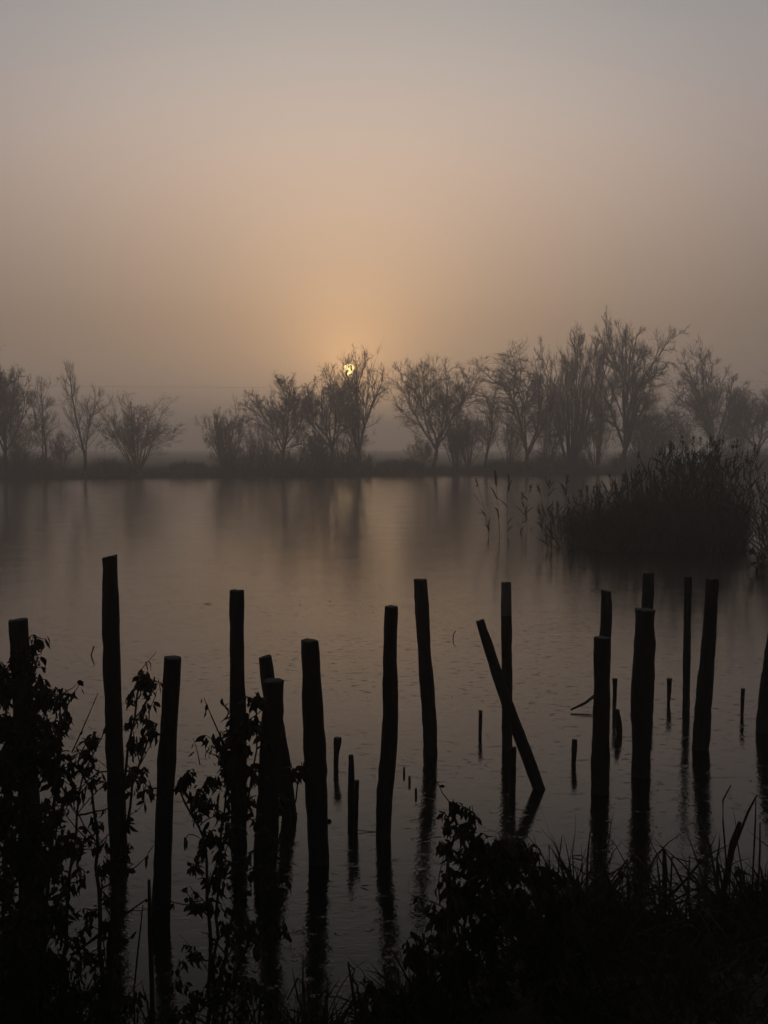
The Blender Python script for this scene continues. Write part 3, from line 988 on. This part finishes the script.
def shrub(name, label, root_px, Y, stems_px, clusters, bare, seed, leaf_len=0.032, max_leaf=300, cat='shrub', spread=0.16, twiglets=4, root=None):
    """stems: picture polylines from the ground up; clusters: (x, y, radius, leaves) fed by twigs from the nearest stem"""
    rg = np.random.default_rng(seed)
    if root is None:
        X0 = at_depth(root_px, 1000, Y)[0]
        root = np.array([X0, Y, float(ground_z(X0, Y)) - 0.06])
    o = empty(name, root, label, cat)
    pool = []
    for k, pl in enumerate(stems_px):
        P = np.array([at_depth(x, y, Y + rg.uniform(-0.06, 0.06)) for x, y in pl])
        gx_, gy_ = P[0, 0] + rg.normal() * 0.02, Y
        first = np.array([gx_, gy_, min(float(ground_z(gx_, gy_)) - 0.06, P[0, 2] - 0.1)])
        P = np.vstack([first, P])
        s = np.concatenate([[0], np.cumsum(np.linalg.norm(np.diff(P, axis=0), axis=1))])
        tt = np.linspace(0, s[-1], 18)
        Q = np.stack([np.interp(tt, s, P[:, c]) for c in range(3)], -1)
        Q[1:-1] = (Q[:-2] + Q[1:-1] * 2 + Q[2:]) / 4
        Q[1:] += rg.normal(size=(17, 3)) * 0.004
        part('stem', tubes(Q[None], np.linspace(0.0095, 0.0028, 18)[None] * rg.uniform(0.8, 1.2), 6), M['shrub_twig'], o)
        pool.append(Q[3:])
    pool = np.concatenate(pool)
    twP, leaf_p = [], []
    for (x, y, rad, nl) in clusters:
        nl = int(nl * 3.1)
        c = at_depth(x, y, Y + rg.normal() * spread)
        rm = rad * Y / F
        dist = np.linalg.norm(pool - c, axis=1) + 0.35 * np.maximum(pool[:, 2] - c[2], 0)
        a_ = pool[np.argmin(dist)]
        mid = (a_ + c) / 2 + np.array([0, 0, 0.10 * np.linalg.norm(c - a_)]) + rg.normal(size=3) * 0.012
        u = np.linspace(0, 1, 6)[:, None]
        tw = (1 - u) ** 2 * a_ + 2 * u * (1 - u) * mid + u ** 2 * c
        twP.append(tw)
        dirs = unit(rg.normal(size=(twiglets, 3)) + np.array([0, 0, 0.55]))
        kk = rg.integers(2, 6, twiglets)
        g = grow(tw[kk], dirs, rm * rg.uniform(0.9, 1.9, twiglets), 6, 0.25, -0.03, rg)
        for q in g:
            twP.append(q)
        allp = np.concatenate([g.reshape(-1, 3), tw[3:]])
        pick = allp[rg.integers(0, len(allp), nl)]
        leaf_p.append(pick + rg.normal(size=(nl, 3)) * rm * 0.22)
    if cat == 'shrub':
        q0 = pool[rg.integers(0, len(pool), 22)]
        for q in grow(q0, unit(rg.normal(size=(22, 3)) * [0.8, 0.5, 0.4] + np.array([0, 0, 0.7])), rg.uniform(0.07, 0.24, 22), 6, 0.18, 0.02, rg):
            twP.append(q)
            leaf_p.append(q[rg.integers(2, 6, 4)] + rg.normal(size=(4, 3)) * 0.003)
    for pl in bare:
        Q = np.array([at_depth(x, y, Y + rg.normal() * 0.03) for x, y in pl])
        s = np.linspace(0, 1, len(Q)); tt = np.linspace(0, 1, 6)
        Q = np.stack([np.interp(tt, s, Q[:, c]) for c in range(3)], -1)
        twP.append(Q)
        for z in Q[2:]:
            if rg.random() < 0.55:
                leaf_p.append(z[None] + rg.normal(size=(1, 3)) * 0.004)
    twP = np.array(twP)
    n = len(twP)
    tr_ = np.linspace(0.0028, 0.0012, 6)[None] * rg.uniform(0.7, 1.3, (n, 1))
    for k in range(n):
        part('twig', tubes(twP[k:k + 1], tr_[k:k + 1], 4), M['shrub_twig'], o)
    LP = np.concatenate(leaf_p)
    order = rg.permutation(len(LP))
    LP = LP[order]
    rest = []
    for k, p in enumerate(LP):
        sc = leaf_len * rg.uniform(0.45, 1.4)
        e = Euler((rg.normal() * 0.5, rg.normal() * 0.5, rg.uniform(0, 6.28)))
        q = int(rg.integers(0, len(LEAVES)))
        if k < max_leaf:
            lf = bpy.data.objects.new('leaf', LEAF_ME[q])
            COL.objects.link(lf)
            lf.parent = o
            lf.location = p - root
            lf.rotation_euler = e
            lf.scale = (sc, sc, sc)
        else:
            v, t = LEAVES[q]
            rest.append((v @ np.array(e.to_matrix()).T * sc + p, t))
    if rest:
        f = part('foliage', merge(rest), M['leaf'], o)
        f['kind'] = 'stuff'
    return o


A = [(30, 985, 26, 40), (70, 1005, 22, 30), (8, 930, 20, 30), (40, 940, 20, 30), (44, 868, 16, 24), (8, 786, 14, 20), (64, 960, 12, 12), (30, 830, 16, 24), (58, 815, 10, 10), (16, 740, 14, 20), (37, 640, 9, 8), (33, 655, 9, 8), (44, 668, 8, 6), (6, 672, 12, 12), (10, 690, 13, 18), (8, 718, 17, 28), (42, 692, 14, 16), (55, 688, 9, 10), (32, 725, 20, 40), (56, 735, 14, 22),
     (20, 765, 24, 50), (52, 770, 17, 28), (10, 815, 22, 42), (45, 805, 17, 26), (66, 722, 7, 6), (62, 700, 8, 8), (71, 758, 11, 12), (72, 795, 10, 12), (20, 858, 24, 46), (58, 845, 14, 20),
     (30, 908, 24, 46), (60, 890, 12, 14), (80, 935, 10, 10), (15, 958, 24, 46), (48, 968, 18, 30), (80, 990, 16, 18), (20, 1005, 24, 40), (2, 760, 14, 20), (2, 890, 16, 24), (58, 930, 12, 12), (78, 850, 9, 9), (80, 880, 8, 7)]
A = A + [(x - 5, y + 9, r_ + 1, n_) for x, y, r_, n_ in A if x < 60]
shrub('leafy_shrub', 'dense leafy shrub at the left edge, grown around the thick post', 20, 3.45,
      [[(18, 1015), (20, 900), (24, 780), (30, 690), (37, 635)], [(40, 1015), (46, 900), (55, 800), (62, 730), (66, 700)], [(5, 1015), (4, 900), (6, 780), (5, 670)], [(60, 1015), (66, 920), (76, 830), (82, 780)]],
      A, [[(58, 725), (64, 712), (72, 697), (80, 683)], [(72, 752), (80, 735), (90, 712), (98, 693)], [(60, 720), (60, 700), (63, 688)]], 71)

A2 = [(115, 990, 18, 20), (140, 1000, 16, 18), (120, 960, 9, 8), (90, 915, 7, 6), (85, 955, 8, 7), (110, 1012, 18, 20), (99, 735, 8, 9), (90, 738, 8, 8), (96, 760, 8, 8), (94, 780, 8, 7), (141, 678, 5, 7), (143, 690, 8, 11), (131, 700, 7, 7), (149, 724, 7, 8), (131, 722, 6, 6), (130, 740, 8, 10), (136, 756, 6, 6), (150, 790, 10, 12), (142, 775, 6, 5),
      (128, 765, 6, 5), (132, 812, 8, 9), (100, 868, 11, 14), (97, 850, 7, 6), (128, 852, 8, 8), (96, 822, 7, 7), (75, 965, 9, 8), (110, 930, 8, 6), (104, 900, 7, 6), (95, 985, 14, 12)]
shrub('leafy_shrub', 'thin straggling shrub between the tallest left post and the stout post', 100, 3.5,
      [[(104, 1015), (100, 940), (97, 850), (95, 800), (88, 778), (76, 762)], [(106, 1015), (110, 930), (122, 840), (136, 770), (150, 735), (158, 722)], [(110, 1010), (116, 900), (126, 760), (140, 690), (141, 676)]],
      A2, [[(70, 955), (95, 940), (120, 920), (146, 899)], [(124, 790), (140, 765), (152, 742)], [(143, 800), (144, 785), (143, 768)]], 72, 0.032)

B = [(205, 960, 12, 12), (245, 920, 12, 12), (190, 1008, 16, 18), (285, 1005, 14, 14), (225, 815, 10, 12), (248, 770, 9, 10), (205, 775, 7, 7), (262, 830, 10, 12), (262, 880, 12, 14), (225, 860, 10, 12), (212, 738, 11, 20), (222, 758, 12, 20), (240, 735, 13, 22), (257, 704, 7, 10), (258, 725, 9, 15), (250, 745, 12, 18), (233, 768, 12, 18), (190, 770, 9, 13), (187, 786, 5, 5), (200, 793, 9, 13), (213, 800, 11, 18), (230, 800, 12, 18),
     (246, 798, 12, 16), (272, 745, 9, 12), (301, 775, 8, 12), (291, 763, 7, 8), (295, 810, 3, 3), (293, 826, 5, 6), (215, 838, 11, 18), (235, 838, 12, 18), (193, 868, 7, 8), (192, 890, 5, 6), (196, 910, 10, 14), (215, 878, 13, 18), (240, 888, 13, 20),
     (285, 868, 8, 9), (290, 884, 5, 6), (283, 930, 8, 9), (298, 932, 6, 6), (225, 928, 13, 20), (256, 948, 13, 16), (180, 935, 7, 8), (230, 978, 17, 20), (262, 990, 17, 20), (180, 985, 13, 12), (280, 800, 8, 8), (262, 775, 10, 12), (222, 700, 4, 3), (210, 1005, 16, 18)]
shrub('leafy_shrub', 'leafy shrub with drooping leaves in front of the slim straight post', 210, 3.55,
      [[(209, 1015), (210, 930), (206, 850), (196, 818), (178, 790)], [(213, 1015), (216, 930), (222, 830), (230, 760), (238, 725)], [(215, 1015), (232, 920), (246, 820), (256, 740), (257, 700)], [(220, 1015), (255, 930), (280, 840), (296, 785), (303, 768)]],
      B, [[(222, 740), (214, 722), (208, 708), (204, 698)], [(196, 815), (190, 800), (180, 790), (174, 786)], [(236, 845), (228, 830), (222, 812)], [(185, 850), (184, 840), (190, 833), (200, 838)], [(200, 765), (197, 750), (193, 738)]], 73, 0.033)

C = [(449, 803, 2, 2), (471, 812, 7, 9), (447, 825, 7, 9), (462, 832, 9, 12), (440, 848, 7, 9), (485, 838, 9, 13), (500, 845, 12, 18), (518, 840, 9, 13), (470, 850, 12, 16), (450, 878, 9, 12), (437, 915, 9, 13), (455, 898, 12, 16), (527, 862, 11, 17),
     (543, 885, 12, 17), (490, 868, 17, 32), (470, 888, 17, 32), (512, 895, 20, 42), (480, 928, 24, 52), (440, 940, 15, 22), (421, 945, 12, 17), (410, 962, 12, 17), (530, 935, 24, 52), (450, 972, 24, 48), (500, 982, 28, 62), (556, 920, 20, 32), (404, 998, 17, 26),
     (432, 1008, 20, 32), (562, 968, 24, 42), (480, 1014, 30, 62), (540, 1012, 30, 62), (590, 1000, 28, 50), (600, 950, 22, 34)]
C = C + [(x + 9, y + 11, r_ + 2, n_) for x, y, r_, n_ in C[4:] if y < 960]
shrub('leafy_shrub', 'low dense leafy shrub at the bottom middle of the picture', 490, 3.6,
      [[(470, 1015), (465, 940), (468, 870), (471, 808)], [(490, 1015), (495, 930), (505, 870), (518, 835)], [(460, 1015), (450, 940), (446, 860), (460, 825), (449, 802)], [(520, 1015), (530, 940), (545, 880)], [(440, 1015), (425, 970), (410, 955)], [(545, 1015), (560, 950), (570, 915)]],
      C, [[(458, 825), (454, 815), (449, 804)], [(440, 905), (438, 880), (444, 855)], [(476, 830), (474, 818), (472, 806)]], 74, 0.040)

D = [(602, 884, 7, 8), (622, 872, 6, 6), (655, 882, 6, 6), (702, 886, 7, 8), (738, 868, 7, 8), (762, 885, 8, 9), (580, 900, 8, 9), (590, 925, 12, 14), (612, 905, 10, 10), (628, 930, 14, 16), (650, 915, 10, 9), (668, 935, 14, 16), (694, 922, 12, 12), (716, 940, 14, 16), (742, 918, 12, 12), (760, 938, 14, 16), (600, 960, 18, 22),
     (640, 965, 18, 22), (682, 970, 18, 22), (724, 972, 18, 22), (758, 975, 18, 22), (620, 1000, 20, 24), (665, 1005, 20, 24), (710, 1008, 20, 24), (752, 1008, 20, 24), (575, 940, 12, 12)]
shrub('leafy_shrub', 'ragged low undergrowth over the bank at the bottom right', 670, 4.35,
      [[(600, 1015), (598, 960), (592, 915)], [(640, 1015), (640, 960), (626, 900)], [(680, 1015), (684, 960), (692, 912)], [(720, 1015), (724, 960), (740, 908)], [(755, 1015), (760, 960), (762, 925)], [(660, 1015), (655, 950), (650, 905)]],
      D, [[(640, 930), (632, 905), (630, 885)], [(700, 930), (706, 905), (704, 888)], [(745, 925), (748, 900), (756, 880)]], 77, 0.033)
# small weedy tuft left of the low shrub
shrub('weed', 'small leafy weed at the bottom edge left of the low dense shrub', 360, 3.75,
      [[(362, 1018), (358, 990), (352, 965)], [(372, 1018), (374, 1000), (368, 985)]],
      [(358, 990, 7, 7), (368, 985, 8, 9), (375, 1000, 9, 10), (352, 1005, 7, 6), (388, 1005, 9, 10)], [], 75, 0.034, cat='weed')

# overhanging leafy sprig over the water at right edge, near the reed bed
g = on_z(757, 566)
shrub('overhanging_sprig', 'leafy sprig drooping to the water at the right edge beside the reeds', 775, g[1] - 1.0,
      [[(792, 565), (780, 556), (765, 552), (748, 548)], [(790, 560), (775, 562), (757, 566)]],
      [(752, 550, 4, 8), (762, 556, 4, 8), (750, 560, 3, 5), (764, 566, 4, 8), (757, 570, 3, 5), (770, 552, 5, 10)], [], 76, 0.075, cat='sprig', spread=0.1,
      root=np.array([at_depth(792, 565, g[1] - 1.0)[0], g[1] - 1.0, -0.7]))

# ------------------------------------------------------------------ grass, blades and dead stalks on the near bank
rg = np.random.default_rng(91)
n = 42000
bx = rg.uniform(-3.4, 4.4, n)
by = shore_near(bx) - np.abs(rg.normal(size=n)) * 1.35 + 0.08
dens = np.where(bx < 0.1, 0.8, 1.0)
keep = (rg.random(n) < dens) & (by > 1.6)
bx, by = bx[keep], by[keep]
n = len(bx)
tuft = 0.6 + 0.5 * np.sin(bx * 4.3 + by * 2.0) * np.sin(by * 5.7 - bx) + 0.25 * rg.normal(size=n)
H = np.clip(tuft, 0.2, 1.5) * np.where(bx < 0.1, 0.18, 0.165)
H *= 0.75 + 0.55 * np.clip(np.sin(bx * 9.0 + 1.5 * np.sin(bx * 3.1)) + 0.5 * np.sin(bx * 21.0), -0.8, 1.3)
H *= np.where((bx > 0.0) & (bx < 0.75), 0.6, 1.0)
H *= np.clip(1.25 - 0.35 * (shore_near(bx) - by), 0.35, 1.2)
base = np.stack([bx, by, ground_z(bx, by) - 0.02], -1)
P = grow(base, np.stack([rg.normal(size=n) * 0.5, rg.normal(size=n) * 0.5, np.ones(n)], -1), H * 1.5, 6, 0.13, -0.13, rg)
v, t = ribbons(P, np.array([0.0030, 0.0036, 0.0036, 0.003, 0.002, 0.0004])[None] * rg.uniform(0.7, 1.6, (n, 1)))
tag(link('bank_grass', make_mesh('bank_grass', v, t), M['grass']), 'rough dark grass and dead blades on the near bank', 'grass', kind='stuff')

# broken reed stalks standing on the right of the near bank
def stalk(label, pix, width, group='broken dead stalks on the near bank', Y=None, mat='reed'):
    """pix from the top down, the foot hidden in the grass"""
    Yd = Y if Y else 4.6
    P = [at_depth(x, y, Yd) for x, y in pix]
    f = P[-1]
    gz = float(ground_z(f[0], f[1])) - 0.05
    if f[2] > gz:
        P.append(np.array([f[0], f[1], gz]))
    P = np.array(P)
    r = np.full(len(P), width / 2 * Yd / F)
    r[0] *= 0.6
    o = empty('dead_stalk', P[-1], label, 'stalk', group)
    part('stem', tubes(P[None], r[None], 6), M[mat], o)
    return o


STALKS = [
    ('tall bent stalk with kinked tip at the right edge of the bank', [(731, 785), (723, 800), (723, 822), (726, 860)], 1.8),
    ('thick torn stalk leaning right near the right edge', [(740, 822), (733, 842), (728, 870), (722, 900)], 6.5),
    ('long stalk slanting up to the right edge behind the torn one', [(757, 795), (748, 812), (738, 838), (730, 860)], 2.6),
    ('thin upright stalk right of the torn stalk', [(756, 800), (755, 830), (753, 870)], 1.8),
    ('upright stalk at the very right edge', [(760, 822), (760, 850), (758, 890)], 2.0),
    ('stout blunt stalk in the middle of the right bank', [(664, 849), (665, 870), (664, 905)], 5.5),
    ('stalk folded over beside the stout blunt stalk', [(690, 862), (672, 857), (671, 880), (670, 905)], 2.2),
    ('folded stalk making a peak left of the stout blunt stalk', [(610, 884), (627, 860), (628, 880), (629, 915)], 2.6),
    ('stalk with a long bent blade at the left of the right bank', [(586, 895), (566, 868), (549, 845), (550, 880)], 2.4),
    ('thin upright stalk beside the long bent blade', [(562, 836), (559, 860), (557, 895)], 1.5),
    ('short broad stalk under the thin upright one', [(546, 862), (548, 880), (549, 905)], 4.0),
    ('thin stalk right of the stout blunt stalk', [(690, 855), (688, 880), (686, 910)], 2.0),
    ('leaning stalk between the stout and the torn stalk', [(718, 862), (722, 885), (726, 915)], 2.8),
    ('slender stalk crossing the foot of the torn stalk', [(700, 880), (712, 895), (722, 915)], 1.6),
    ('blunt upright blade at the bottom left of the low weed', [(348, 962), (352, 985), (356, 1015)], 3.2),
    ('stick slanting over the water low at the left', [(147, 899), (110, 925), (72, 956), (60, 985)], 2.4),
    ('upright stalk against the foot of the stout third post', [(149, 880), (150, 930), (152, 990)], 5.0),
    ('thin stalk leaning on the left of that foot', [(143, 905), (138, 950), (134, 990)], 2.0),
    ('folded stalk low in front of the thick bulging post', [(287, 1000), (298, 978), (304, 985), (305, 1015)], 2.2),
    ('slim stalk standing low beside the folded one', [(303, 955), (303, 985), (302, 1015)], 2.0),
]
for lb, pix, w in STALKS:
    lowleft = pix[0][0] < 400
    stalk(lb, pix, w, Y=3.5 if lowleft else 4.55)
# long arching blades among them
rg = np.random.default_rng(17)
blades = [(548 + 225 * rg.random(), 905 + 20 * rg.random()) for _ in range(300)]
P, W = [], []
for (x, y) in blades:
    Yd = rg.uniform(3.7, 4.8)
    p = at_depth(x, y, Yd)
    p[2] = float(ground_z(p[0], p[1])) - 0.02
    g = grow(p[None], np.array([[rg.normal() * 0.45, rg.normal() * 0.3, 1.0]]), np.array([rg.uniform(0.2, 0.62)]), 8, 0.09, -0.17, rg)
    P.append(g[0])
P = np.array(P)
v, t = ribbons(P, np.array([0.004, 0.0055, 0.006, 0.006, 0.005, 0.004, 0.0025, 0.0005])[None] * rg.uniform(0.6, 1.3, (len(P), 1)))
tag(link('sedge_blades', make_mesh('sedge_blades', v, t), M['grass']), 'long arching sedge blades among the dead stalks on right bank', 'sedge', kind='stuff')
# the one pale fallen stalk
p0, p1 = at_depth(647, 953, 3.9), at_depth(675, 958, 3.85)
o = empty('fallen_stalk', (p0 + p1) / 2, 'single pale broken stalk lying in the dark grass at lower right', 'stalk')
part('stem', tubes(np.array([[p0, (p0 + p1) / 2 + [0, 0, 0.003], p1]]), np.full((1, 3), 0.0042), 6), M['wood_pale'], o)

# ------------------------------------------------------------------ haze over the lake
hz = bpy.data.materials.new('haze')
hz.use_nodes = True
n_ = hz.node_tree
n_.nodes.clear()
out = n_.nodes.new('ShaderNodeOutputMaterial')
pv = n_.nodes.new('ShaderNodeVolumePrincipled')
pv.inputs['Color'].default_value = (0.97, 0.95, 0.94, 1)
pv.inputs['Density'].default_value = 0.0056
pv.inputs['Anisotropy'].default_value = 0.70
n_.links.new(pv.outputs[0], out.inputs['Volume'])
x0, x1, y0, y1, z0, z1 = -640, 640, -80, 640, -2.2, 17.0
hv = np.array([[x, y, z] for z in (z0, z1) for y in (y0, y1) for x in (x0, x1)], float)
ht = [[0, 2, 3], [0, 3, 1], [4, 5, 7], [4, 7, 6], [0, 1, 5], [0, 5, 4], [2, 6, 7], [2, 7, 3], [0, 4, 6], [0, 6, 2], [1, 3, 7], [1, 7, 5]]
tag(link('haze', make_mesh('haze', hv, ht, False), hz), 'cold evening mist lying over the lake', 'mist', kind='stuff')
